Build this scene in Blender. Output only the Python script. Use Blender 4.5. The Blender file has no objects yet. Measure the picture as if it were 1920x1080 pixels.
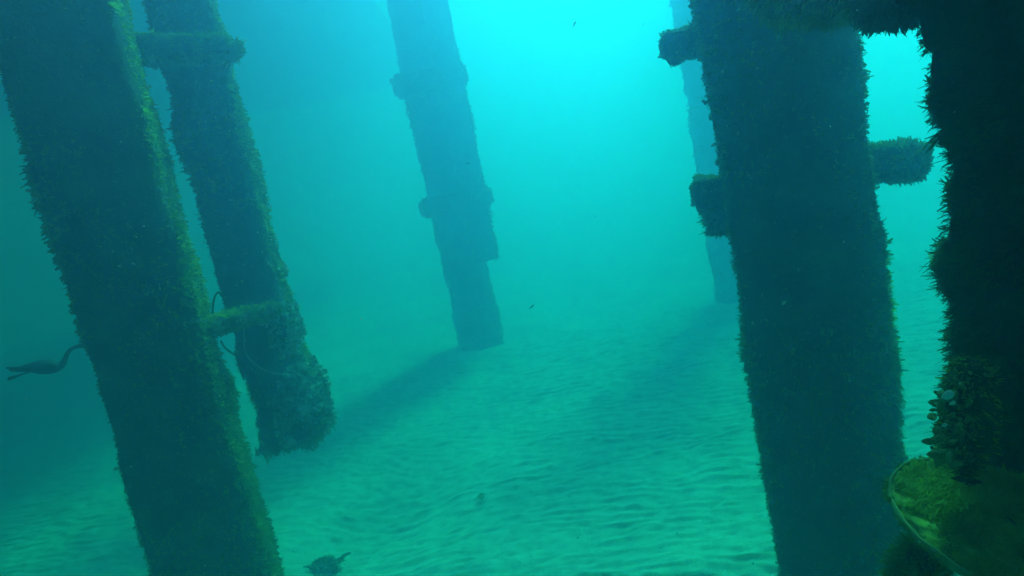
import bpy, math, random
import numpy as np
from mathutils import Vector, Matrix

random.seed(7)
RNG = np.random.RandomState(11)
S = bpy.context.scene
C = S.collection
R = math.radians

# ------------------------------------------------------------------ camera
CAM_H, PITCH, ROLL, FPX = 2.1, R(9.2), R(11.2), 1300.0
r0 = Vector((1, 0, 0)); u0 = Vector((0, math.sin(PITCH), math.cos(PITCH))); fw = Vector((0, math.cos(PITCH), -math.sin(PITCH)))
cr = math.cos(ROLL) * r0 - math.sin(ROLL) * u0
cu = math.cos(ROLL) * u0 + math.sin(ROLL) * r0
cam_d = bpy.data.cameras.new('camera'); cam = bpy.data.objects.new('camera', cam_d); C.objects.link(cam)
cam_d.sensor_width = 36.0; cam_d.lens = FPX / 1920 * 36.0
cam_d.clip_start = 0.02; cam_d.clip_end = 500
M = Matrix.Identity(4)
for i in range(3):
    M[i][0] = cr[i]; M[i][1] = cu[i]; M[i][2] = -fw[i]
M[0][3], M[1][3], M[2][3] = 0, 0, CAM_H
cam.matrix_world = M
S.camera = cam
CAMP = Vector((0, 0, CAM_H))

# ------------------------------------------------------------------ light
SUN_EL, SUN_AZ = R(46), R(31)          # azimuth measured from +Y towards +X
W = bpy.data.worlds.new("World"); S.world = W; W.use_nodes = True
wn = W.node_tree
for n in list(wn.nodes): wn.nodes.remove(n)
sky = wn.nodes.new('ShaderNodeTexSky'); sky.sky_type = 'NISHITA'; sky.sun_disc = False
sky.sun_elevation = SUN_EL; sky.sun_rotation = SUN_AZ; sky.dust_density = 1.5
bg = wn.nodes.new('ShaderNodeBackground'); bg.inputs['Strength'].default_value = 0.06
wo = wn.nodes.new('ShaderNodeOutputWorld')
wn.links.new(sky.outputs[0], bg.inputs[0]); wn.links.new(bg.outputs[0], wo.inputs[0])
sd = bpy.data.lights.new('sun', 'SUN'); sd.energy = 5.0; sd.angle = R(10.0); sd.color = (1.0, 0.96, 0.9)
sun = bpy.data.objects.new('sun', sd); C.objects.link(sun)
to_sun = Vector((math.sin(SUN_AZ) * math.cos(SUN_EL), math.cos(SUN_AZ) * math.cos(SUN_EL), math.sin(SUN_EL)))
sun.rotation_euler = to_sun.to_track_quat('Z', 'Y').to_euler()
sun.location = (0, 0, 20)
S.view_settings.view_transform = 'Standard'; S.view_settings.look = 'None'
S.view_settings.gamma = 1.0; S.view_settings.use_curve_mapping = False
S.view_settings.exposure = 1.04
S.cycles.volume_bounces = 3
S.cycles.max_bounces = 6
S.cycles.diffuse_bounces = 2
S.cycles.transmission_bounces = 4
S.cycles.use_denoising = True
try: S.cycles.denoiser = 'OPENIMAGEDENOISE'
except Exception: pass

# ------------------------------------------------------------------ helpers
def ray(px, py):
    d = fw + cr * ((px - 960) / FPX) + cu * (-(py - 540) / FPX)
    return d
def at(px, py, z):            # world point seen at a photo pixel, z metres deep along the view axis
    return CAMP + ray(px, py) * z
def at_d(px, py, D):          # same, at ground distance D
    d = ray(px, py); return CAMP + d * (D / math.hypot(d.x, d.y))
def on_sand(px, py):
    d = ray(px, py); return CAMP + d * (-CAM_H / d.z)

_T = RNG.rand(64, 64, 64).astype(np.float32) * 2 - 1
def vnoise(p):
    p = np.asarray(p, dtype=np.float64)
    i = np.floor(p).astype(np.int64); f = p - i; f = f * f * (3 - 2 * f); i &= 63; j = (i + 1) & 63
    x0, y0, z0 = i[..., 0], i[..., 1], i[..., 2]; x1, y1, z1 = j[..., 0], j[..., 1], j[..., 2]
    fx, fy, fz = f[..., 0], f[..., 1], f[..., 2]
    a = _T[x0, y0, z0] * (1 - fx) + _T[x1, y0, z0] * fx
    b = _T[x0, y1, z0] * (1 - fx) + _T[x1, y1, z0] * fx
    c = _T[x0, y0, z1] * (1 - fx) + _T[x1, y0, z1] * fx
    d = _T[x0, y1, z1] * (1 - fx) + _T[x1, y1, z1] * fx
    return (a * (1 - fy) + b * fy) * (1 - fz) + (c * (1 - fy) + d * fy) * fz
def fbm(p, o=3):
    p = np.asarray(p, dtype=np.float64)
    s = 0; a = 1.0
    for k in range(o):
        s = s + a * vnoise(p * (2 ** k) + 17.3 * k); a *= 0.5
    return s

def mesh_np(name, V, quads=None, tris=None, smooth=True):
    me = bpy.data.meshes.new(name)
    V = np.asarray(V, dtype=np.float32)
    nq = 0 if quads is None else len(quads); nt = 0 if tris is None else len(tris)
    me.vertices.add(len(V)); me.vertices.foreach_set('co', V.ravel())
    idx = []
    if nq: idx.append(np.asarray(quads, dtype=np.int32).ravel())
    if nt: idx.append(np.asarray(tris, dtype=np.int32).ravel())
    idx = np.concatenate(idx)
    me.loops.add(len(idx)); me.loops.foreach_set('vertex_index', idx)
    st = np.concatenate([np.arange(nq) * 4, nq * 4 + np.arange(nt) * 3]).astype(np.int32)
    me.polygons.add(nq + nt); me.polygons.foreach_set('loop_start', st)
    me.update(calc_edges=True); me.validate()
    if smooth: me.polygons.foreach_set('use_smooth', np.ones(len(me.polygons), dtype=bool))
    me.update()
    return me

def link(name, me, mat, parent=None):
    o = bpy.data.objects.new(name, me); C.objects.link(o)
    if mat is not None:
        me.materials.clear(); me.materials.append(mat)
    if parent is not None:
        o.parent = parent
    return o
def tag(o, label=None, cat=None, group=None, kind=None):
    if label: o['label'] = label
    if cat: o['category'] = cat
    if group: o['group'] = group
    if kind: o['kind'] = kind
    return o
def thing(name, loc, label, cat, group=None):
    o = bpy.data.objects.new(name, None); C.objects.link(o); o.location = loc; o.empty_display_size = 0.1
    return tag(o, label, cat, group)

# ------------------------------------------------------------------ materials
def new_mat(name):
    m = bpy.data.materials.new(name); m.use_nodes = True
    for n in list(m.node_tree.nodes): m.node_tree.nodes.remove(n)
    return m, m.node_tree.nodes, m.node_tree.links
def coat(name, cols, scale=8.0, rough=0.9, bump=0.4, transl=0.0, tcol=None, fine=60.0):
    m, N, L = new_mat(name)
    out = N.new('ShaderNodeOutputMaterial'); tc = N.new('ShaderNodeTexCoord')
    nz = N.new('ShaderNodeTexNoise'); nz.inputs['Scale'].default_value = scale; nz.inputs['Detail'].default_value = 6
    rp = N.new('ShaderNodeValToRGB')
    el = rp.color_ramp.elements
    while len(el) < len(cols): el.new(0.5)
    for k, c in enumerate(cols):
        el[k].position = 0.3 + 0.42 * k / max(1, len(cols) - 1); el[k].color = (*c, 1)
    L.new(tc.outputs['Object'], nz.inputs['Vector']); L.new(nz.outputs['Fac'], rp.inputs['Fac'])
    b = N.new('ShaderNodeBsdfPrincipled'); b.inputs['Roughness'].default_value = rough
    b.inputs['Specular IOR Level'].default_value = 0.15
    L.new(rp.outputs['Color'], b.inputs['Base Color'])
    if bump:
        n2 = N.new('ShaderNodeTexNoise'); n2.inputs['Scale'].default_value = fine; n2.inputs['Detail'].default_value = 4
        bp = N.new('ShaderNodeBump'); bp.inputs['Strength'].default_value = bump; bp.inputs['Distance'].default_value = 0.01
        L.new(tc.outputs['Object'], n2.inputs['Vector']); L.new(n2.outputs['Fac'], bp.inputs['Height']); L.new(bp.outputs['Normal'], b.inputs['Normal'])
    if transl:
        t = N.new('ShaderNodeBsdfTranslucent'); t.inputs['Color'].default_value = (*tcol, 1)
        mx = N.new('ShaderNodeMixShader'); mx.inputs[0].default_value = transl
        L.new(b.outputs[0], mx.inputs[1]); L.new(t.outputs[0], mx.inputs[2]); L.new(mx.outputs[0], out.inputs['Surface'])
    else:
        L.new(b.outputs[0], out.inputs['Surface'])
    return m

M_crust = coat('encrusted_concrete', [(0.02, 0.022, 0.012), (0.05, 0.052, 0.022), (0.085, 0.08, 0.03)], 9, bump=0.8)
M_algae = coat('turf_algae', [(0.04, 0.055, 0.012), (0.14, 0.18, 0.025), (0.33, 0.36, 0.055)], 14, bump=0, transl=0.35, tcol=(0.16, 0.24, 0.03))
M_hair = coat('long_algae', [(0.02, 0.028, 0.008), (0.05, 0.07, 0.012), (0.12, 0.13, 0.03)], 16, bump=0, transl=0.3, tcol=(0.10, 0.14, 0.02))
M_yell = coat('yellow_and_lit_algae', [(0.13, 0.15, 0.02), (0.30, 0.32, 0.035), (0.46, 0.46, 0.06)], 18, bump=0, transl=0.45, tcol=(0.34, 0.38, 0.04))  # yellow growth; also paints the lit look of sun-facing turf
M_shell = coat('pale_shell', [(0.35, 0.34, 0.26), (0.62, 0.6, 0.5)], 30, rough=0.6, bump=0.3, fine=120)
M_mussel = coat('dark_mussel', [(0.02, 0.02, 0.015), (0.14, 0.13, 0.035), (0.55, 0.5, 0.12)], 34, rough=0.6, bump=0.4, fine=90)
M_sponge = coat('pale_sponge_crust', [(0.16, 0.18, 0.10), (0.36, 0.38, 0.25), (0.55, 0.56, 0.42)], 12, bump=0.7, fine=40)
M_bird = coat('wet_dark_plumage', [(0.012, 0.012, 0.012), (0.03, 0.028, 0.024)], 20, rough=0.6, bump=0.2)
M_beak = coat('bird_beak', [(0.25, 0.16, 0.05), (0.4, 0.26, 0.08)], 20, rough=0.5, bump=0.1)
M_fish = coat('dark_fish_skin', [(0.02, 0.025, 0.03), (0.05, 0.06, 0.06)], 60, rough=0.4, bump=0.1)
M_rope = coat('slimy_rope', [(0.03, 0.04, 0.015), (0.10, 0.12, 0.04)], 40, bump=0.4)
M_line = coat('pale_line', [(0.25, 0.3, 0.2), (0.5, 0.52, 0.4)], 40, bump=0.2)
M_plate = coat('algae_film_plate', [(0.05, 0.07, 0.012), (0.20, 0.23, 0.03), (0.45, 0.45, 0.08)], 26, bump=0.8, fine=70)
M_rim = coat('plate_rim', [(0.08, 0.10, 0.03), (0.26, 0.28, 0.10)], 18, bump=0.4)
M_flake = coat('white_flake', [(0.6, 0.6, 0.55), (0.8, 0.8, 0.75)], 20, bump=0)

def sand_mat():
    m, N, L = new_mat('rippled_sand')
    out = N.new('ShaderNodeOutputMaterial'); tc = N.new('ShaderNodeTexCoord')
    b = N.new('ShaderNodeBsdfPrincipled'); b.inputs['Roughness'].default_value = 0.95; b.inputs['Specular IOR Level'].default_value = 0.1
    n1 = N.new('ShaderNodeTexNoise'); n1.inputs['Scale'].default_value = 1.3; n1.inputs['Detail'].default_value = 5
    n2 = N.new('ShaderNodeTexNoise'); n2.inputs['Scale'].default_value = 110; n2.inputs['Detail'].default_value = 3
    r1 = N.new('ShaderNodeValToRGB'); r1.color_ramp.elements[0].position = 0.3; r1.color_ramp.elements[0].color = (0.32, 0.33, 0.23, 1)
    r1.color_ramp.elements[1].position = 0.72; r1.color_ramp.elements[1].color = (0.46, 0.47, 0.32, 1)
    r2 = N.new('ShaderNodeValToRGB'); r2.color_ramp.elements[0].position = 0.3; r2.color_ramp.elements[0].color = (0.72, 0.72, 0.72, 1)
    r2.color_ramp.elements[1].position = 0.7; r2.color_ramp.elements[1].color = (1, 1, 1, 1)
    mx = N.new('ShaderNodeMix'); mx.data_type = 'RGBA'; mx.blend_type = 'MULTIPLY'; mx.inputs[0].default_value = 1
    n3 = N.new('ShaderNodeTexNoise'); n3.inputs['Scale'].default_value = 11; n3.inputs['Detail'].default_value = 7; n3.inputs['Roughness'].default_value = 0.7
    r3 = N.new('ShaderNodeValToRGB'); r3.color_ramp.elements[0].position = 0.34; r3.color_ramp.elements[0].color = (0.62, 0.62, 0.60, 1)
    r3.color_ramp.elements[1].position = 0.56; r3.color_ramp.elements[1].color = (1, 1, 1, 1)
    m3 = N.new('ShaderNodeMix'); m3.data_type = 'RGBA'; m3.blend_type = 'MULTIPLY'; m3.inputs[0].default_value = 1
    L.new(tc.outputs['Object'], n3.inputs['Vector']); L.new(n3.outputs['Fac'], r3.inputs[0])
    bp = N.new('ShaderNodeBump'); bp.inputs['Strength'].default_value = 0.6; bp.inputs['Distance'].default_value = 0.006
    for n in (n1, n2): L.new(tc.outputs['Object'], n.inputs['Vector'])
    L.new(n1.outputs['Fac'], r1.inputs[0]); L.new(n2.outputs['Fac'], r2.inputs[0])
    L.new(r1.outputs[0], mx.inputs[6]); L.new(r2.outputs[0], mx.inputs[7]); L.new(mx.outputs[2], m3.inputs[6]); L.new(r3.outputs[0], m3.inputs[7]); L.new(m3.outputs[2], b.inputs['Base Color'])
    L.new(n2.outputs['Fac'], bp.inputs['Height']); L.new(bp.outputs[0], b.inputs['Normal'])
    L.new(b.outputs[0], out.inputs['Surface'])
    return m
M_sand = sand_mat()

# ------------------------------------------------------------------ seabed
def grow(start, step, ratio, end):
    v = []; x = start
    while abs(x - start) < abs(end - start):
        x += step; step *= ratio; v.append(x)
    v[-1] = end
    return v
EXT = 58.0
ys = sorted(grow(1.6, -0.05, 1.18, -EXT)) + list(np.arange(1.6, 8.6, 0.012)) + grow(8.6, 0.02, 1.035, EXT)
xs = sorted(grow(-4.2, -0.03, 1.08, -EXT)) + list(np.arange(-4.2, 5.0, 0.022)) + grow(5.0, 0.024, 1.08, EXT)
HOL = on_sand(690, 985)
def sand_h(X, Y):
    P = lambda sx, sy, o=0.0: np.stack([X * sx + o, Y * sy + o * 1.7, np.full_like(X, 0.5 + o)], -1)
    big = 0.05 * vnoise(P(0.55, 0.55, 3.1))
    # ripple phase: crests run roughly across the view, fork, end, and bend near the left
    bend = 0.34 * vnoise(P(0.45, 0.55, 9.0)) + 0.11 * vnoise(P(1.5, 2.0, 21.0)) + 0.085 * vnoise(P(3.6, 4.2, 33.0)) + 0.06 * vnoise(P(8, 7, 37.0)) + 0.02 * vnoise(P(19, 16, 38.0))
    sweep = 0.03 * X + 0.5 * np.exp(-((X + 1.4) / 0.8) ** 2) * (X + 1.4)
    def prof(u):                                   # steep short side towards the camera, long gentle side away
        f = u - np.floor(u)
        up = np.clip(f / 0.26, 0, 1); up = up * up * (3 - 2 * up)
        dn = np.clip((1 - f) / 0.74, 0, 1) ** 1.25
        return np.where(f < 0.26, up, dn)
    h1 = prof((Y + sweep + bend) / 0.125)
    h2 = prof((Y + sweep + 0.28 * X + 0.8 * bend + 0.05 * vnoise(P(5, 5, 44.0))) / 0.105)
    mixm = np.clip(0.5 + 1.6 * vnoise(P(1.3, 2.6, 47.0)), 0, 1)
    crest = np.maximum(h1 * (0.35 + 0.65 * mixm), h2 * (1 - 0.75 * mixm))
    amp = 0.017 * (0.62 + 0.6 * vnoise(P(2.6, 4.2, 50.0)) + 0.85 * vnoise(P(6.5, 11, 60.0)))
    big = big - 0.13 * np.exp(-(((X - HOL.x) / 0.55) ** 2 + ((Y - HOL.y) / 0.6) ** 2))
    d = np.hypot(X, Y)
    fade = np.clip((13 - d) / 5, 0, 1)
    cross = 0.011 * vnoise(P(8, 15, 70.0)) + 0.008 * vnoise(P(17, 30, 80.0)) + 0.004 * vnoise(P(40, 50, 84.0))
    for (bx, by) in ((-1.44, 2.69), (1.09, 2.56), (-0.46, 8.99), (2.88, 8.84)):
        q = np.hypot(X - bx, Y - by); big = big - 0.09 * np.exp(-(q / 0.42) ** 2) + 0.035 * np.exp(-((q - 0.75) / 0.25) ** 2)
    return big + (np.clip(amp, 0.002, 1) * crest + cross) * fade
def seabed():
    X, Y = np.meshgrid(np.array(xs), np.array(ys))
    Z = sand_h(X, Y)
    V = np.stack([X, Y, Z], -1).reshape(-1, 3)
    ny, nx = X.shape
    i = np.arange(nx * ny).reshape(ny, nx)
    Q = np.stack([i[:-1, :-1], i[:-1, 1:], i[1:, 1:], i[1:, :-1]], -1).reshape(-1, 4)
    o = link('seabed', mesh_np('seabed', V, Q), M_sand)
    tag(o, 'pale rippled sand sea floor below the pier piles', kind='structure')
seabed()
def sand_z(x, y): return float(sand_h(np.array([[x]]), np.array([[y]]))[0, 0])

# ------------------------------------------------------------------ encrusted beams and their growth
class Beam:
    """A superelliptic, lumpy beam from p0 to p1; half widths a (along A) and b (along B)."""
    def __init__(s, p0, p1, a, b, n=4.0, yaw=0.0, lump=0.012, fine=0.004, rnd=0.0, seed=0.0, Aref=None, bulge=None):
        s.p0 = np.array(p0, float); s.p1 = np.array(p1, float)
        ax = s.p1 - s.p0; s.len = np.linalg.norm(ax); s.ax = ax / s.len
        ref = np.array(Aref if Aref is not None else (1, 0, 0), float)
        A = ref - s.ax * ref.dot(s.ax); A /= np.linalg.norm(A); B = np.cross(s.ax, A)
        c, q = math.cos(yaw), math.sin(yaw)
        s.A = c * A + q * B; s.B = -q * A + c * B
        s.a, s.b, s.n, s.lump, s.fine, s.rnd, s.seed, s.bulge = a, b, n, lump, fine, rnd, seed, bulge
    def P(s, phi, t):
        cp, sp = np.cos(phi), np.sin(phi)
        r = (np.abs(cp / s.a) ** s.n + np.abs(sp / s.b) ** s.n) ** (-1 / s.n)
        if s.rnd > 0:
            e = np.clip(np.minimum(t, s.len - t) / s.rnd, 0, 1)
            r = r * np.sqrt(np.clip(1 - (1 - e) ** 2.5, 0.0, 1))
        base = s.p0 + s.ax * t[..., None]
        rad = cp[..., None] * s.A + sp[..., None] * s.B
        q = base + rad * r[..., None]
        d = s.lump * fbm(q * 5.5 + s.seed, 2) + s.fine * fbm(q * 28 + s.seed, 2)
        if s.bulge is not None: d = d + s.bulge(phi, t)
        return q + rad * d[..., None]
    def N(s, phi):
        cp, sp = np.cos(phi), np.sin(phi)
        u = np.sign(cp) * np.abs(cp) ** (s.n - 1) / s.a ** s.n; v = np.sign(sp) * np.abs(sp) ** (s.n - 1) / s.b ** s.n
        nn = u[..., None] * s.A + v[..., None] * s.B
        rad = cp[..., None] * s.A + sp[..., None] * s.B
        nn = nn / np.linalg.norm(nn, axis=-1, keepdims=True) + 0.4 * rad
        return nn / np.linalg.norm(nn, axis=-1, keepdims=True)
    def mesh(s, name, nphi, nt, loc):
        phi = np.linspace(0, 2 * np.pi, nphi, endpoint=False); t = np.linspace(0, s.len, nt)
        if s.rnd > 0: t = s.len * (0.5 - 0.5 * np.cos(np.linspace(0, np.pi, nt))) * 0.35 + t * 0.65
        PH, TT = np.meshgrid(phi, t)
        V = s.P(PH, TT).reshape(-1, 3)
        i = np.arange(nphi * nt).reshape(nt, nphi); j = np.roll(i, -1, axis=1)
        Q = np.stack([i[:-1], j[:-1], j[1:], i[1:]], -1).reshape(-1, 4)
        c0, c1 = len(V), len(V) + 1
        V = np.vstack([V, V[:nphi].mean(0), V[nphi * (nt - 1):nphi * nt].mean(0)])
        T = np.vstack([np.stack([j[0], i[0], np.full(nphi, c0)], -1), np.stack([i[-1], j[-1], np.full(nphi, c1)], -1)])
        return mesh_np(name, V - np.array(loc), Q, T)
    def sample(s, n, t0=None, t1=None, seg=None):
        t0 = 0 if t0 is None else t0; t1 = s.len if t1 is None else t1
        # even coverage along the perimeter
        g = np.linspace(0, 2 * np.pi, 721)
        r = (np.abs(np.cos(g) / s.a) ** s.n + np.abs(np.sin(g) / s.b) ** s.n) ** (-1 / s.n)
        xy = np.stack([r * np.cos(g), r * np.sin(g)], -1)
        w = np.concatenate([[0], np.cumsum(np.linalg.norm(np.diff(xy, axis=0), axis=1))]); w /= w[-1]
        phi = np.interp(RNG.rand(n), w, g)
        t = t0 + (t1 - t0) * RNG.rand(n)
        return s.P(phi, t), s.N(phi)

def blades(name, Pn, Nn, L, wid, mat, parent, loc, kper=4, spread=0.75, droop=0.25, drift=(0, 0, 0), lab=None, patch=2.5, patch_amt=0.7):
    """Tufts of small curved blades, kper of them at each sampled point; one joined mesh."""
    n = len(Pn)
    dens = vnoise(Pn * patch + 5.0)
    size = np.clip(0.8 + patch_amt * dens + 0.35 * vnoise(Pn * patch * 5 + 9), 0.4, 2.2)
    Pn = np.repeat(Pn, kper, 0); Nn = np.repeat(Nn, kper, 0); size = np.repeat(size, kper)
    m = n * kper
    Pn = Pn + RNG.normal(0, L * 0.18, (m, 3)) - Nn * L * 0.15
    tuft = np.repeat(RNG.normal(0, spread * 0.5, (n, 3)), kper, 0)
    d = Nn + tuft + RNG.normal(0, spread * 0.28, (m, 3)) + np.array(drift)
    d /= np.linalg.norm(d, axis=1, keepdims=True)
    ln = L * size * (0.45 + 0.75 * RNG.rand(m))
    side = np.cross(d, RNG.normal(0, 1, (m, 3))); side /= np.linalg.norm(side, axis=1, keepdims=True) + 1e-9
    w = wid * (0.5 + 1.1 * RNG.rand(m) ** 2) * np.sqrt(size)
    bendv = RNG.normal(0, 0.42, (m, 3)) + np.array([0, 0, -droop])
    lnc = ln[:, None]; wc = w[:, None]
    base = Pn; mid = Pn + d * lnc * 0.55 + bendv * lnc * 0.18; tip = Pn + d * lnc + bendv * lnc * 0.6
    V = np.stack([base - side * wc * 0.4, base + side * wc * 0.4, mid + side * wc * 0.55, mid - side * wc * 0.55, tip + side * wc * 0.28, tip - side * wc * 0.28], 1)
    V = V.reshape(-1, 3) - np.array(loc)
    i = np.arange(m) * 6
    Q = np.vstack([np.stack([i, i + 1, i + 2, i + 3], -1), np.stack([i + 3, i + 2, i + 4, i + 5], -1)])
    o = link(name, mesh_np(name, V, Q, smooth=False), mat, parent)
    o['kind'] = 'stuff'
    if lab: o['label'] = lab
    return o

def tube_pts(name, pts, rad, mat, parent, loc, n=8, taper=None):
    pts = [np.array(p, float) for p in pts]
    # Catmull-Rom through the points
    out = []
    for k in range(len(pts) - 1):
        a = pts[max(0, k - 1)]; b = pts[k]; c = pts[k + 1]; d = pts[min(len(pts) - 1, k + 2)]
        for u in np.linspace(0, 1, 6, endpoint=False):
            out.append(0.5 * ((2 * b) + (-a + c) * u + (2 * a - 5 * b + 4 * c - d) * u * u + (-a + 3 * b - 3 * c + d) * u ** 3))
    out.append(pts[-1]); P = np.array(out); m = len(P)
    T = np.gradient(P, axis=0); T /= np.linalg.norm(T, axis=1, keepdims=True)
    ref = np.array([0.31, 0.2, 0.93]); A = np.cross(T, ref); A /= np.linalg.norm(A, axis=1, keepdims=True); B = np.cross(T, A)
    g = np.linspace(0, 2 * np.pi, n, endpoint=False)
    rr = rad if taper is None else rad * np.interp(np.linspace(0, 1, m), *taper)
    rr = np.broadcast_to(rr, (m,))
    V = (P[:, None, :] + rr[:, None, None] * (np.cos(g)[None, :, None] * A[:, None, :] + np.sin(g)[None, :, None] * B[:, None, :])).reshape(-1, 3)
    i = np.arange(m * n).reshape(m, n); j = np.roll(i, -1, 1)
    Q = np.stack([i[:-1], j[:-1], j[1:], i[1:]], -1).reshape(-1, 4)
    V = np.vstack([V, P[0], P[-1]]); c0, c1 = m * n, m * n + 1
    Tt = np.vstack([np.stack([j[0], i[0], np.full(n, c0)], -1), np.stack([i[-1], j[-1], np.full(n, c1)], -1)])
    return link(name, mesh_np(name, V - np.array(loc), Q, Tt), mat, parent)

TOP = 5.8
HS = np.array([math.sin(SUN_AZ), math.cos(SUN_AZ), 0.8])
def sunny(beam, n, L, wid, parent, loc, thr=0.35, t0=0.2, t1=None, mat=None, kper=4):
    """Turf on sun-facing sides, in brighter yellow-green that paints in their lit look."""
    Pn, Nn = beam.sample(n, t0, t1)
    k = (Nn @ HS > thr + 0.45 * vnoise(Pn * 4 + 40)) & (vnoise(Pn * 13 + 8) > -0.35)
    blades('painted_lit_turf', Pn[k], Nn[k], L, wid, mat or M_yell, parent, loc, kper=kper, spread=1.1, patch=5)  # sunlight on these sides is put into the turf colour
def crust_spots(beam, n, parent, loc, size=0.012, t0=0.2, t1=None):
    """Scattered small barnacles and sponge dots."""
    Pn, Nn = beam.sample(n, t0, t1)
    k = vnoise(Pn * 3.3 + 71) > 0.25
    blades('encrusting_dots', Pn[k] + Nn[k] * 0.012, Nn[k], size, size, M_sponge, parent, loc, kper=3, spread=1.6, patch=9)
def pile(px, py, D, hw, label, yaw, ntuft, L, wid, nphi=96, nt=260, z_lo=-0.25, seed=0.0, n=5.0, lump=0.014, matg=None, kper=4, group='pier piles standing in the sand', hb=None, bulge=None, fine=0.004, **kw):
    p = at_d(px, py, D); loc = (p.x, p.y, sand_z(p.x, p.y))
    t = thing('pier_pile', loc, label, 'pile', group)
    b = Beam((p.x, p.y, z_lo), (p.x, p.y, TOP), hw, hb or hw, n=n, yaw=yaw, lump=lump, fine=fine, seed=seed, bulge=bulge)
    link('shaft', b.mesh('shaft', nphi, nt, loc), M_crust, t)
    Pn, Nn = b.sample(ntuft, 0.2, TOP + 0.2)
    blades('marine_growth', Pn, Nn, L, wid, matg or M_algae, t, loc, kper=kper, **kw)
    return t, b, loc, p

def crossbeam(parent, loc, p0, p1, a, b, ntuft, L_, wid_, name='clamp_beam', seed=0.0, mat=None, matg=None, rnd=0.05, n=4.0, nphi=48, nt=60, lump=0.014, lab=None, top=900):
    L, wid = L_ * 0.8, wid_ * 1.35
    bm = Beam(p0, p1, a, b, n=n, lump=lump, fine=0.009, rnd=rnd, seed=seed, Aref=(0, 0, 1))
    o = link(name, bm.mesh(name, nphi, nt, loc), mat or M_crust, parent)
    if lab: o['label'] = lab
    Pn, Nn = bm.sample(ntuft, 0.01, bm.len - 0.01)
    # end faces
    for e, sgn in ((bm.p0, -1), (bm.p1, 1)):
        k = max(20, ntuft // 8)
        q = e + (RNG.rand(k, 1) * 2 - 1) * bm.A * a * 0.7 + (RNG.rand(k, 1) * 2 - 1) * bm.B * b * 0.7
        Pn = np.vstack([Pn, q]); Nn = np.vstack([Nn, np.repeat((bm.ax * sgn)[None], k, 0)])
    g = blades('marine_growth', Pn, Nn, L, wid, matg or M_algae, o, loc)
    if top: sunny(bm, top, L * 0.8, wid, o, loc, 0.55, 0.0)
    return o, bm

# ---- unseen deck added above the left side to shade the water there
def deck():
    t = thing('added_shade_deck', (-7.0, 6.2, TOP), 'unseen plank deck added above the left side to shade the water, on beams from the piles', 'added shade deck')
    def box(x0, x1, y0, y1, z0, z1):
        V = np.array([(x, y, z) for z in (z0, z1) for (x, y) in ((x0, y0), (x1, y0), (x1, y1), (x0, y1))], float)
        return V, [(3, 2, 1, 0), (4, 5, 6, 7), (0, 1, 5, 4), (1, 2, 6, 5), (2, 3, 7, 6), (3, 0, 4, 7)]
    V, F = box(-4.8, 5.4, -0.145, 0.145, 0, 0.06)
    me = mesh_np('plank', V, F, smooth=False); me.materials.append(M_rope)
    for k in range(84):
        o = bpy.data.objects.new('plank', me); C.objects.link(o); o.parent = t; o.location = (0.01 * (k % 3), -6.1 + 0.31 * k, 0.16)
    for y, x1 in ((2.69, -1.3), (8.75, -0.4)):
        V, F = box(-4.7, x1 + 7.0, -0.1, 0.1, 0.002, 0.157)
        link('cap_beam', mesh_np('cap_beam', V, F, smooth=False), M_rope, t).location = (0, y - 6.2, 0)
deck()

# ---- pile 1, big one at the left
PL, BL, locL, pL = pile(263, 540, 3.05, 0.200, 'thick dark algae-covered pile at the left, its narrow right face lit yellow-green', R(15.7), 26000, 0.020, 0.0075, seed=1.0, n=7)
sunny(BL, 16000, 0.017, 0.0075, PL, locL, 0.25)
crust_spots(BL, 900, PL, locL)
# ---- the shorter beam hung beside it
def fender():
    z = 3.55
    top = at_d(479, 540, z); loc = (top.x, top.y, 1.0)
    endp = at_d(562, 815, z); zb = endp.z
    t = thing('hanging_pile', (top.x, top.y, zb), 'shorter pile hanging beside the thick left pile, broken end above the sand', 'pile')
    loc = (top.x, top.y, zb)
    hw = 0.133
    b = Beam((top.x, top.y, zb), (top.x, top.y, TOP), hw, hw, n=5, yaw=R(5), lump=0.022, fine=0.008, rnd=0.05, seed=4.0,
             bulge=lambda ph, tt: 0.035 * np.exp(-(tt / 0.45) ** 2) * (0.5 + np.cos(ph)) * 0.8)
    link('shaft', b.mesh('shaft', 96, 260, loc), M_crust, t)
    Pn, Nn = b.sample(17000, 0.05, b.len)
    blades('marine_growth', Pn, Nn, 0.019, 0.0075, M_algae, t, loc)
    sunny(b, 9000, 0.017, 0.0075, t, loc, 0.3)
    crust_spots(b, 500, t, loc)
    # pale crust lumps up the right corner of the broken end
    V0 = []; 
    Pn, Nn = b.sample(5200, 0.0, 0.85)
    k = (Nn[:, 0] > 0.05) & (vnoise(Pn * 9 + 3) > -0.05 + 0.5 * (Pn[:, 2] - zb - 0.4))
    o = blades('sponge_crust', Pn[k] + Nn[k] * 0.012, Nn[k], 0.024, 0.026, M_sponge, t, loc, kper=4, spread=1.3, droop=0.0)
    # ragged strands on the broken underside
    q = np.array([[top.x, top.y, zb]]) + (RNG.rand(700, 3) - 0.5) * np.array([0.30, 0.30, 0.02])
    blades('ragged_end', q, np.repeat(np.array([[0.1, 0, -1.0]]), 700, 0), 0.035, 0.01, M_algae, t, loc, kper=3)
    return t, b, loc, top
FE, BF, locF, pF = fender()
def hz(px, py, D): return at_d(px, py, D).z
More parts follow.
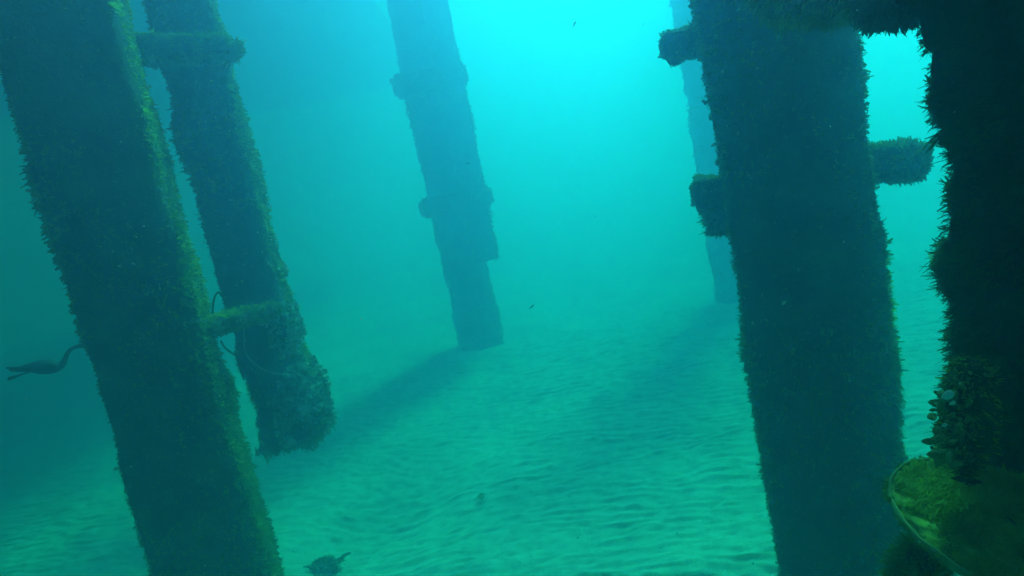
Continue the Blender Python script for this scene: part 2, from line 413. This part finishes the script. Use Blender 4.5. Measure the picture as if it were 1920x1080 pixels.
# upper bracket reaching from the left pile past the hanging pile
z1 = hz(350, 92, 3.3)
a0 = at_d(215, 60, 3.22); a1 = at_d(436, 90, 3.42); a0.z = z1 ; a1.z = z1
crossbeam(FE, locF, a0, a1, 0.047, 0.09, 2600, 0.024, 0.006, seed=7.0, lump=0.03)
z2 = hz(450, 590, 3.3)
a0 = at_d(345, 605, 2.95); a1 = at_d(512, 575, 3.22); a0.z = z2 + 0.02; a1.z = z2
crossbeam(FE, locF, a0, a1, 0.032, 0.075, 2200, 0.02, 0.006, seed=9.0)

# ---- pile 3, big one right of centre, with clamp stubs
PR, BR, locR, pR = pile(1514, 540, 2.78, 0.244, 'thick dark pile right of centre, with short clamp stubs on both sides', R(-21), 26000, 0.019, 0.007, seed=13.0, n=4)
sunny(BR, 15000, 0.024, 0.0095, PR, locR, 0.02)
crust_spots(BR, 900, PR, locR)
def through(px0, py0, px1, py1, D, back, h, w, seed, n):
    A = at_d(px0, py0, D); B_ = at_d(px1, py1, D); zz = (A.z + B_.z) / 2; A.z = zz; B_.z = zz
    return crossbeam(PR, locR, A, B_, h, w, n, 0.022, 0.006, seed=seed, rnd=0.03, n=5, lump=0.03)
through(1243, 78, 1690, 0, 2.9, 0, 0.044, 0.10, 15.0, 3200)
through(1303, 364, 1730, 292, 2.9, 0, 0.056, 0.10, 18.0, 3400)
# lump of growth hanging below the left stub
c = at_d(1344, 415, 2.82)
lb = Beam((c.x, c.y, c.z - 0.05), (c.x + 0.01, c.y, c.z + 0.06), 0.035, 0.05, n=2, lump=0.02, fine=0.01, rnd=0.05, seed=22.0)
o = link('growth_lump', lb.mesh('growth_lump', 24, 20, locR), M_crust, PR)
Pn, Nn = lb.sample(320); blades('marine_growth', Pn, Nn, 0.022, 0.007, M_algae, o, locR)

# ---- far middle pile with its own hanging beam and stubs
PM, BM, locM, pM = pile(893, 600, 9.0, 0.28, 'distant hazy pile in the middle, stepping in below its short side beam', R(8), 7000, 0.03, 0.018, nphi=64, nt=160, seed=31.0, kper=3, lump=0.028, n=3.5)
d = at_d(918, 489, 8.6)
fb = Beam((d.x - 0.03, d.y, d.z), (d.x - 0.03, d.y, TOP), 0.15, 0.16, n=5, lump=0.012, rnd=0.03, seed=35.0)
o = link('side_beam', fb.mesh('side_beam', 48, 120, locM), M_crust, PM)
Pn, Nn = fb.sample(2500); blades('marine_growth', Pn, Nn, 0.03, 0.018, M_algae, o, locM, kper=3)
for (x0, y0, x1, y1, h) in ((740, 165, 874, 138, 0.13), (792, 393, 920, 364, 0.11)):
    A = at_d(x0, y0, 8.6); B_ = at_d(x1, y1, 8.6); zz = (A.z + B_.z) / 2; A.z = B_.z = zz
    crossbeam(PM, locM, A, B_, h, 0.15, 500, 0.028, 0.016, seed=x0, rnd=0.05, lump=0.012, top=0)

# ---- far pile seen behind the thick right one
PF, BFR, locFR, pFR = pile(1386, 540, 9.3, 0.27, 'faint distant pile mostly hidden behind the thick right pile', R(15), 5000, 0.03, 0.018, nphi=64, nt=160, seed=41.0, kper=3, lump=0.028, n=3.5)

# ---- nearest pile at the right edge, long shaggy growth
PN_, BN, locN, pN = pile(2280, 540, 1.5, 0.30, 'nearest pile at the right edge, almost black with long shaggy algae', R(10), 34000, 0.017, 0.0032, nphi=128, nt=420, seed=52.0, n=3, matg=M_hair, kper=10, lump=0.042, fine=0.018, spread=0.95, droop=0.45, drift=(-0.1, 0, 0.1), patch=7.0, bulge=lambda ph, tt: 0.035 * np.clip((tt - 2.55) / 0.25, 0, 1) + 0.03 * np.clip((tt - 2.85) / 0.2, 0, 1))
Pn, Nn = BN.sample(9000, 1.0, 3.8)
blades('algae_tufts', Pn, Nn, 0.024, 0.003, M_hair, PN_, locN, kper=10, spread=1.3, droop=0.5, patch=9, patch_amt=0.9)
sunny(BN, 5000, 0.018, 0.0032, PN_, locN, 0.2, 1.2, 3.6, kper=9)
A = at(1436, -26, 1.45); B_ = at(1800, -52, 1.15)
crossbeam(PN_, locN, A, B_, 0.040, 0.06, 3000, 0.024, 0.003, name='brace', seed=61.0, matg=M_algae, rnd=0.04, lump=0.05, top=2200)
A = at(1600, -20, 1.2); B_ = at(1790, -52, 1.1)
crossbeam(PN_, locN, A, B_, 0.040, 0.05, 2200, 0.022, 0.003, name='brace_end', seed=63.0, matg=M_hair, rnd=0.04, lump=0.05, top=900)

# ---- round plate below the near pile
def plate():
    c = at(1872, 982, 1.0); vd = ray(1872, 982).normalized()
    ri = cr.copy(); im = (cr * 0.42 + cu * 0.91)
    im = (im - vd * im.dot(vd)).normalized()
    nrm = (-vd * math.cos(R(57)) + im * math.sin(R(57))).normalized()
    t = thing('round_plate', c, 'round plate coated in yellow-green algae, at the foot of the nearest pile', 'plate')
    q = nrm.to_track_quat('Z', 'Y').to_matrix()
    def ring(prof, name, mat, n=96, seed=0):
        V = []
        for k in range(n):
            g = 2 * math.pi * k / n
            for (r, z) in prof:
                V.append(q @ Vector((r * math.cos(g), r * math.sin(g), z)))
        m = len(prof); Q = []
        for k in range(n):
            for j in range(m - 1):
                Q.append((k * m + j, ((k + 1) % n) * m + j, ((k + 1) % n) * m + j + 1, k * m + j + 1))
        V = np.array([tuple(v) for v in V])
        nn = np.array(nrm)
        V = V + (0.0028 * fbm((V + np.array(c)) * 40, 2) + 0.0012 * vnoise((V + np.array(c)) * 160))[:, None] * nn
        return link(name, mesh_np(name, V, Q), mat, t)
    ring([(0.001, -0.004), (0.12, -0.004), (0.138, -0.003), (0.140, 0.003), (0.12, 0.003), (0.09, 0.004), (0.06, 0.003), (0.03, 0.004), (0.001, 0.004)], 'plate', M_plate)
    ring([(0.1405, -0.006), (0.1440, -0.005), (0.1452, 0.001), (0.1440, 0.0055), (0.1415, 0.006), (0.1405, 0.002)], 'rim', M_rim)
    n = 16000; g = RNG.rand(n) * 2 * np.pi; r = 0.135 * np.sqrt(RNG.rand(n))
    L_ = np.stack([r * np.cos(g), r * np.sin(g), np.full(n, 0.003)], -1)
    P_ = L_ @ np.array(q).T + np.array(c)
    k = vnoise(P_ * 22) + 0.6 * vnoise(P_ * 60) > -0.45
    blades('algae_turf', P_[k], np.repeat(np.array(nrm)[None], k.sum(), 0), 0.0105, 0.0022, M_yell, t, tuple(c), kper=3, spread=1.3, patch=14)
    g = RNG.rand(900) * 2 * np.pi; L_ = np.stack([0.143 * np.cos(g), 0.143 * np.sin(g), 0.002 * np.sin(9 * g)], -1)
    P2 = L_ @ np.array(q).T + np.array(c); k = vnoise(P2 * 30 + 4) > -0.1
    N2 = (L_ / 0.143) @ np.array(q).T
    blades('edge_tufts', P2[k], N2[k], 0.009, 0.002, M_algae, t, tuple(c), kper=4, spread=1.3, patch=20)
    # support arm going into the pile
    tube_pts('support_arm', [c - nrm * 0.015, c - nrm * 0.05 + cr * 0.06, c - nrm * 0.06 + cr * 0.30], 0.03, M_crust, t, tuple(c), n=12)
    return c, nrm, q
pc, pn, pq = plate()

def clump(name, label, cat, cen, rad, n, L, wid, mat, seed, drift=(0, 0, 0), core=True, sx=(1, 1, 1), kper=5):
    loc = tuple(cen)
    t = thing(name, loc, label, cat)
    u = RNG.normal(0, 1, (n, 3)); u /= np.linalg.norm(u, axis=1, keepdims=True)
    r = rad * (0.8 + 0.5 * fbm(u * 2.2 + seed, 2))[:, None]
    P_ = np.array(loc) + u * r * np.array(sx)
    # core
    g, h = np.meshgrid(np.linspace(0, 2 * np.pi, 28, endpoint=False), np.linspace(0.02, np.pi - 0.02, 18))
    U = np.stack([np.sin(h) * np.cos(g), np.sin(h) * np.sin(g), np.cos(h)], -1).reshape(-1, 3)
    rr = rad * (0.8 + 0.5 * fbm(U * 2.2 + seed, 2))[:, None]
    i = np.arange(28 * 18).reshape(18, 28); j = np.roll(i, -1, 1)
    Q = np.stack([i[:-1], i[1:], j[1:], j[:-1]], -1).reshape(-1, 4)
    link('core', mesh_np('core', U * rr * np.array(sx) * 0.96, Q), M_crust, t)
    blades('fronds', P_, u, L, wid, mat, t, loc, kper=kper, drift=drift)
    return t
clump('seaweed_clump', 'dark seaweed tuft hanging under the left rim of the round plate', 'seaweed', at(1722, 1062, 1.02), 0.036, 1000, 0.028, 0.0035, M_algae, 3.0, drift=(-0.5, 0, 0.1), sx=(1.1, 1, 1.5))

# ---- mussel cluster on the edge of the near pile
def mussels():
    c = at(1790, 790, 0.98)
    t = thing('mussel_cluster', c, 'dark mussel cluster with one pale shell on the nearest pile, above the round plate', 'mussels')
    def shell_mesh():
        V = []; F = []; n, m = 12, 7
        for i in range(m):
            u = i / (m - 1); w = math.sin(math.pi * min(1, u * 0.97 + 0.03)) ** 0.7 * (0.55 + 0.45 * u)
            for k in range(n):
                g = 2 * math.pi * k / n
                V.append((0.34 * w * math.cos(g), 0.24 * w * math.sin(g) * (1 + 0.3 * math.cos(3 * g + 5 * u)), (u - 0.5) * 0.85))
        for i in range(m - 1):
            for k in range(n):
                F.append((i * n + k, i * n + (k + 1) % n, (i + 1) * n + (k + 1) % n, (i + 1) * n + k))
        return V, F
    V, F = shell_mesh()
    me = mesh_np('mussel', np.array(V), F); me.materials.append(M_mussel)
    mp = mesh_np('mussel_pale', np.array(V), F); mp.materials.append(M_shell)
    blob = Beam(at(1818, 670, 1.0), at(1812, 900, 1.0), 0.030, 0.04, n=2, lump=0.035, fine=0.014, rnd=0.05, seed=70)
    link('byssus_mat', blob.mesh('byssus_mat', 36, 40, tuple(c)), M_crust, t)
    rr = random.Random(5)
    for k in range(120):
        py = 690 + rr.random() ** 0.9 * 185
        px = np.interp(py, [690, 720, 745, 780, 800, 830, 860, 880], [1790, 1770, 1748, 1746, 1758, 1742, 1752, 1768]) + 78 * rr.random() ** 1.6
        p = at(px, py, 0.93 + rr.random() * 0.08)
        s = 0.007 + 0.022 * rr.random() ** 2.5
        o = bpy.data.objects.new('mussel', me); C.objects.link(o); o.parent = t
        o.location = Vector(p) - Vector(c); o.scale = (s, s * rr.uniform(0.6, 1.0), s * rr.uniform(0.9, 1.5))
        o.rotation_euler = (rr.uniform(-1.6, 1.6), rr.uniform(-2.6, 0.2), rr.uniform(0, 6.28))
    for (px, py, s) in ((1777, 741, 0.024), (1771, 797, 0.011), (1786, 756, 0.012)):
        p = at(px, py, 0.925); o = bpy.data.objects.new('mussel', mp); C.objects.link(o); o.parent = t
        o.location = Vector(p) - Vector(c); o.scale = (s, s, s * 0.9); o.rotation_euler = (0.4, 1.2, 0.3)
        o['label'] = 'pale mussel shell'
    Pn, Nn = blob.sample(700)
    blades('pale_fringe', Pn[:420], Nn[:420], 0.015, 0.003, M_yell, t, tuple(c), kper=4)
    blades('fringe', Pn, Nn, 0.014, 0.003, M_hair, t, tuple(c), kper=4, drift=(-0.3, 0, 0.1))
mussels()

# ---- small pale shells on the lower bracket
def barnacles():
    c = at_d(462, 581, 3.13)
    t = thing('barnacle_group', c, 'tiny white barnacles on the lower bracket between the two left piles', 'barnacles')
    V = []; F = []
    n = 10; prof = [(1.0, 0), (0.85, 0.5), (0.5, 0.9), (0.35, 0.85), (0.3, 0.4)]
    for (r, z) in prof:
        for k in range(n):
            g = 2 * math.pi * k / n; V.append((r * math.cos(g), r * math.sin(g), z))
    for i in range(4):
        for k in range(n): F.append((i * n + k, i * n + (k + 1) % n, (i + 1) * n + (k + 1) % n, (i + 1) * n + k))
    me = mesh_np('barnacle', np.array(V), F); me.materials.append(M_shell)
    for k, (px, py, s) in enumerate(((455, 585, 0.009), (462, 581, 0.011), (468, 583, 0.008), (473, 579, 0.006), (448, 589, 0.006))):
        o = bpy.data.objects.new('barnacle', me); C.objects.link(o); o.parent = t
        o.location = at_d(px, py, 3.13) - Vector(c); o.scale = (s, s, s); o.rotation_euler = (R(60), 0.2 * k, k)
barnacles()

# ---- lines and ropes caught on the hanging pile
def line(name, label, pts, rad, mat, cat):
    P_ = [at_d(*p) for p in pts]; c = P_[0]
    o = tube_pts(name, [tuple(p) for p in P_], rad, mat, None, tuple(c), n=6)
    o.location = c; tag(o, label, cat)
line('fishing_line', 'thin pale fishing line sagging across the face of the hanging pile', [(458, 615, 3.33), (459, 655, 3.32), (470, 675, 3.32), (492, 692, 3.31), (515, 700, 3.31), (545, 703, 3.32)], 0.0022, M_line, 'line')
line('rope', 'dark looped rope end in the gap above the lower bracket', [(398, 590, 3.1), (401, 562, 3.12), (409, 548, 3.15), (416, 556, 3.2)], 0.0045, M_rope, 'rope')
line('rope', 'short dark rope slanting across the gap below the lower bracket', [(414, 640, 3.1), (422, 652, 3.14), (432, 660, 3.2), (444, 668, 3.3)], 0.0045, M_rope, 'rope')
line('rope', 'frayed rope strand hanging down the left edge of the hanging pile', [(440, 658, 3.27), (445, 675, 3.27), (450, 692, 3.28), (457, 712, 3.3)], 0.004, M_rope, 'rope')

# ---- cormorant
def bird():
    D = 3.8
    o0 = at_d(84, 688, D); loc = tuple(o0)
    t = thing('cormorant', loc, 'dark long-necked bird swimming under water at the far left, head behind the thick left pile', 'bird')
    k = (at_d(184, 688, D) - at_d(84, 688, D)).length / 100.0     # metres per photo pixel here
    X = (at_d(184, 688, D) - at_d(84, 688, D)).normalized(); Zv = cu; Yv = X.cross(Zv)
    def w(px, py, dz=0.0): return o0 + X * ((px - 84) * k) + Zv * (-(py - 688) * k) + Yv * dz
    # body, neck, head in one continuous lofted surface
    st = [(16, 689.5, 2.0, 5), (30, 690, 3.2, 7), (42, 690, 4.2, 6.5), (52, 690, 6.5, 8), (64, 689, 10.5, 12), (78, 688.5, 14, 15), (92, 687.5, 14.2, 15), (104, 686, 12.2, 13),
          (113, 683, 8.6, 9), (119, 677, 5.6, 6), (122, 668, 4.4, 4.6), (125.5, 658, 4.0, 4.0), (131, 650, 3.8, 3.8), (139, 644.5, 3.6, 3.7), (148, 641, 3.8, 3.8), (158, 639.5, 4.6, 4.4), (167, 639.5, 4.8, 4.4), (174, 640.5, 3.0, 2.6), (177, 641, 1.6, 1.5)]
    st = np.array(st); c = st[:, :2]
    tt = np.linspace(0, len(st) - 1, 90); ii = np.arange(len(st))
    st2 = np.stack([np.interp(tt, ii, st[:, q]) for q in range(4)], -1)
    for _ in range(2):
        st2[1:-1] = 0.25 * st2[:-2] + 0.5 * st2[1:-1] + 0.25 * st2[2:]
    T = np.gradient(st2[:, :2], axis=0); T /= np.linalg.norm(T, axis=1, keepdims=True)
    n = 20; V = []
    for i in range(len(st2)):
        nx, ny = -T[i, 1], T[i, 0]
        for q in range(n):
            g = 2 * math.pi * q / n
            a = 1.15 * st2[i, 2] * math.cos(g); b = 1.15 * st2[i, 3] * math.sin(g)
            V.append(w(st2[i, 0] + nx * a, st2[i, 1] + ny * a, b * k) - o0)
    F = [(i * n + q, i * n + (q + 1) % n, (i + 1) * n + (q + 1) % n, (i + 1) * n + q) for i in range(len(st2) - 1) for q in range(n)]
    V = np.array([tuple(v) for v in V])
    V = np.vstack([V, V[:n].mean(0), V[-n:].mean(0)]); a, b = len(V) - 2, len(V) - 1; m = (len(st2) - 1) * n
    Tr = [((q + 1) % n, q, a) for q in range(n)] + [(m + q, m + (q + 1) % n, b) for q in range(n)]
    link('body', mesh_np('body', V, F, Tr), M_bird, t)
    def loft(name, P_, rad, mat): return tube_pts(name, [tuple(w(*p)) for p in P_], rad * k, mat, t, loc, n=8, taper=([0, 0.4, 0.8, 1], [1, 0.9, 0.6, 0.25]))
    loft('beak', [(175, 641, 0), (184, 642.5, 0), (193, 645, 0)], 2.0, M_beak)
    for s in (-1, 1):
        # folded wing lying along the flank
        Vw = []; Fw = []
        for i, u in enumerate(np.linspace(0, 1, 12)):
            px = 106 - 62 * u; hh = 10.5 * math.sin(math.pi * min(1, 0.15 + 0.85 * u)) ** 0.6
            for j, v in enumerate(np.linspace(-1, 1, 7)):
                off = (15.0 * (1 - 0.75 * u) + 1.5) * math.sqrt(max(0.05, 1 - 0.5 * v * v))
                Vw.append(tuple(w(px, 686 + v * hh * 0.7 - 1 + 2 * u, s * off * k) - o0))
        for i in range(11):
            for j in range(6): Fw.append((i * 7 + j, i * 7 + j + 1, i * 7 + j + 8, i * 7 + j + 7))
        o = link('wing', mesh_np('wing', np.array(Vw), Fw), M_bird, t)
        md = o.modifiers.new('thick', 'SOLIDIFY'); md.thickness = 0.006; md.offset = 0
        # leg and webbed foot kicked back
        by = 0 if s < 0 else 9
        leg = tube_pts('leg', [tuple(w(60, 697, s * 5 * k)), tuple(w(50, 698 + by * 0.3, s * 6 * k)), tuple(w(42, 698 + by * 0.6, s * 6 * k))], 1.7 * k, M_bird, t, loc, n=8)
        x0, y0 = 43, 698 + by * 0.6; ft = []
        dx, dy = (-24, 10) if s > 0 else (-22, -5)
        for (uu, sp) in ((0, 0.6), (0.45, 2.2), (0.85, 3.6), (1.0, 2.4)):
            for v in (-1, 0, 1):
                ft.append(tuple(w(x0 + dx * uu, y0 + dy * uu + v * sp * 0.7, (s * 6 + v * sp) * k) - o0))
        Ff = [(i * 3 + j, i * 3 + j + 1, i * 3 + j + 4, i * 3 + j + 3) for i in range(3) for j in range(2)]
        o = link('webbed_foot', mesh_np('webbed_foot', np.array(ft), Ff), M_bird, leg)
        md = o.modifiers.new('thick', 'SOLIDIFY'); md.thickness = 0.008; md.offset = 0
        # eye
        e = w(164, 638, s * 4.2 * k) - o0
        g, h = np.meshgrid(np.linspace(0, 2 * np.pi, 8, endpoint=False), np.linspace(0.1, np.pi - 0.1, 6))
        U = np.stack([np.sin(h) * np.cos(g), np.sin(h) * np.sin(g), np.cos(h)], -1).reshape(-1, 3) * 0.9 * k + np.array(e)
        i = np.arange(48).reshape(6, 8); j = np.roll(i, -1, 1)
        link('eye', mesh_np('eye', U, np.stack([i[:-1], i[1:], j[1:], j[:-1]], -1).reshape(-1, 4)), M_beak, t)
bird()

# ---- little fish
def fish():
    root = thing('small_fish', (0, 0, 0), 'x', 'fish', 'tiny dark fish in open water')
    n, m = 10, 12; V = []
    for i in range(m):
        u = i / (m - 1); x = 0.5 - u * 0.82; w_ = math.sin(math.pi * (0.06 + 0.9 * u)) ** 0.8
        for q in range(n):
            g = 2 * math.pi * q / n; V.append((x, 0.075 * w_ * math.cos(g), 0.13 * w_ * math.sin(g)))
    F = [(i * n + q, i * n + (q + 1) % n, (i + 1) * n + (q + 1) % n, (i + 1) * n + q) for i in range(m - 1) for q in range(n)]
    b = link('body', mesh_np('body', np.array(V), F), M_fish, root)
    tv = np.array([(-0.28, 0.01, 0.02), (-0.28, 0.01, -0.02), (-0.5, 0.008, -0.15), (-0.44, 0.008, 0), (-0.5, 0.008, 0.15),
                   (-0.28, -0.01, 0.02), (-0.28, -0.01, -0.02), (-0.5, -0.008, -0.15), (-0.44, -0.008, 0), (-0.5, -0.008, 0.15)])
    tl = link('tail_fin', mesh_np('tail_fin', tv, None, [(0, 1, 3), (1, 2, 3), (0, 3, 4), (5, 8, 6), (6, 8, 7), (5, 9, 8), (0, 4, 9), (0, 9, 5), (1, 6, 7), (1, 7, 2), (2, 7, 8), (2, 8, 3), (3, 8, 9), (3, 9, 4)], False), M_fish, root)
    spots = [(1077, 45, 2.6, 12, 62, 'dark little fish in the bright water near the top, right of the middle pile'),
             (997, 575, 3.2, 12, 42, 'dark little fish low over the sand, right of the foot of the middle pile'),
             (877, 306, 3.2, 8, 8, 'tiny dark fish in front of the right edge of the middle pile'),
             (1116, 406, 3.5, 5, -12, 'faint speck-sized fish in the open water halfway to the thick right pile'),
             (1206, 46, 3.5, 5, 70, 'speck-sized fish just left of the upper clamp stub of the thick right pile')]
    for k, (px, py, z, sz, ang, lab) in enumerate(spots):
        if k == 0: o = root
        else:
            o = root.copy(); C.objects.link(o)
            for ch in (b, tl):
                c2 = ch.copy(); C.objects.link(c2); c2.parent = o
        o['label'] = lab
        s = sz / FPX * z; o.location = at(px, py, z)
        X = (cr * math.cos(R(ang)) + cu * math.sin(R(ang))).normalized(); Y = fw.copy(); Z = X.cross(Y).normalized(); Y = Z.cross(X)
        mt = Matrix((X, Y, Z)).transposed().to_4x4()
        o.rotation_euler = mt.to_euler(); o.scale = (s, s, s)
fish()

def flakes():
    g, h = np.meshgrid(np.linspace(0, 2 * np.pi, 8, endpoint=False), np.linspace(0.1, np.pi - 0.1, 6))
    U = np.stack([np.sin(h) * np.cos(g), 0.8 * np.sin(h) * np.sin(g), 0.6 * np.cos(h)], -1).reshape(-1, 3)
    U = U * (1 + 0.25 * RNG.rand(48, 1)); i = np.arange(48).reshape(6, 8); j = np.roll(i, -1, 1)
    me = mesh_np('drifting_flake', U, np.stack([i[:-1], i[1:], j[1:], j[:-1]], -1).reshape(-1, 4)); me.materials.append(M_flake)
    for px, py, z, s, lab in ((677, 598, 1.6, 2.6, 'white flake drifting between the hanging pile and the middle pile'),
                              (460, 76, 1.6, 2.6, 'white flake drifting just right of the upper left bracket'),
                              (1557, 237, 1.5, 2.2, 'white flake in front of the thick right pile, upper one'),
                              (1582, 453, 1.5, 2.2, 'white flake in front of the thick right pile, near its middle'),
                              (1593, 714, 1.5, 2.2, 'white flake in front of the thick right pile, lowest one'),
                              (270, 424, 1.5, 2.0, 'white flake in front of the thick left pile')):
        o = bpy.data.objects.new('drifting_flake', me); C.objects.link(o)
        r = s / FPX * z; o.location = at(px, py, z); o.scale = (r, r, r); o.rotation_euler = (px, py, z)
        tag(o, lab, 'flake')
flakes()

# ---- debris on the sand at the bottom
def debris():
    p = on_sand(612, 1072)
    clump('weed_covered_rock', 'dark weedy rock lying on the sand at the bottom, right of the thick left pile', 'rock', (p.x, p.y, 0.04), 0.085, 500, 0.02, 0.006, M_algae, 9.0, sx=(1.3, 0.9, 0.5), kper=4)
    a = on_sand(636, 1070); b = on_sand(662, 1056)
    line_pts = [(a.x, a.y, 0.05), ((a.x + b.x) / 2, (a.y + b.y) / 2, 0.075), (b.x, b.y, 0.07)]
    o = tube_pts('stick', line_pts, 0.009, M_rope, None, (a.x, a.y, 0.05), n=8); o.location = (a.x, a.y, 0.05)
    tag(o, 'short pale stick lying beside the weedy rock on the sand', 'stick')
    p = on_sand(903, 935)
    clump('weed_scrap', 'small olive scrap of weed on the open rippled sand', 'seaweed', (p.x, p.y, 0.025), 0.010, 40, 0.015, 0.006, M_yell, 12.0, sx=(1.3, 1, 0.5))
debris()

def scatter(name, label, P_, r, mat, n=None):
    m = len(P_)
    tet = np.array([(1, 1, 1), (-1, -1, 1), (-1, 1, -1), (1, -1, -1)], float) * 0.6
    tet = tet[None] * (0.6 + 0.8 * RNG.rand(m, 4, 1)) * np.array(r).reshape(-1, 1, 1)
    V = (P_[:, None, :] + tet).reshape(-1, 3); i = np.arange(m) * 4
    T = np.concatenate([np.stack(q, -1) for q in ((i, i + 2, i + 1), (i, i + 1, i + 3), (i, i + 3, i + 2), (i + 1, i + 2, i + 3))])
    o = link(name, mesh_np(name, V, None, T, smooth=False), mat)
    tag(o, label, kind='stuff')
def litter():
    n = 1500; x = RNG.uniform(-4, 5, n); y = 2.2 + 7 * RNG.rand(n) ** 1.3
    z = sand_h(x, y); k = vnoise(np.stack([x, y, 0 * x], -1) * 1.5 + 90) > -0.1
    scatter('shell_litter', 'tiny dark weed and shell bits strewn over the sand', np.stack([x, y, z + 0.002], -1)[k], (0.003 + 0.006 * RNG.rand(n) ** 3)[k], M_rope)
    n = 260; P_ = []
    for _ in range(n):
        z = RNG.uniform(0.7, 4.0); P_.append(tuple(at(RNG.uniform(-100, 2020), RNG.uniform(-100, 1180), z)))
    P_ = np.array(P_); k = P_[:, 2] > 0.2
    scatter('suspended_particles', 'fine pale particles floating in the water', P_[k], (0.0006 + 0.0007 * RNG.rand(n))[k], M_flake)
litter()

# ------------------------------------------------------------------ the water itself
def haze():
    x = EXT + 1.5; z0, z1 = -1.25, 6.3
    V = [(-x, -x, z0), (x, -x, z0), (x, x, z0), (-x, x, z0), (-x, -x, z1), (x, -x, z1), (x, x, z1), (-x, x, z1)]
    F = [(3, 2, 1, 0), (4, 5, 6, 7), (0, 1, 5, 4), (1, 2, 6, 5), (2, 3, 7, 6), (3, 0, 4, 7)]
    m, N, L = new_mat('sea_water')
    v = N.new('ShaderNodeVolumePrincipled'); out = N.new('ShaderNodeOutputMaterial')
    v.inputs['Density'].default_value = 0.60
    v.inputs['Color'].default_value = (0.15, 0.178, 0.302, 1)
    v.inputs['Absorption Color'].default_value = (0.03, 0.86, 0.86, 1)
    v.inputs['Anisotropy'].default_value = 0.825
    L.new(v.outputs[0], out.inputs['Volume'])
    o = link('haze', mesh_np('haze', np.array(V), F, smooth=False), m)
    tag(o, 'blue-green sea water filling the whole scene', kind='stuff')
haze()
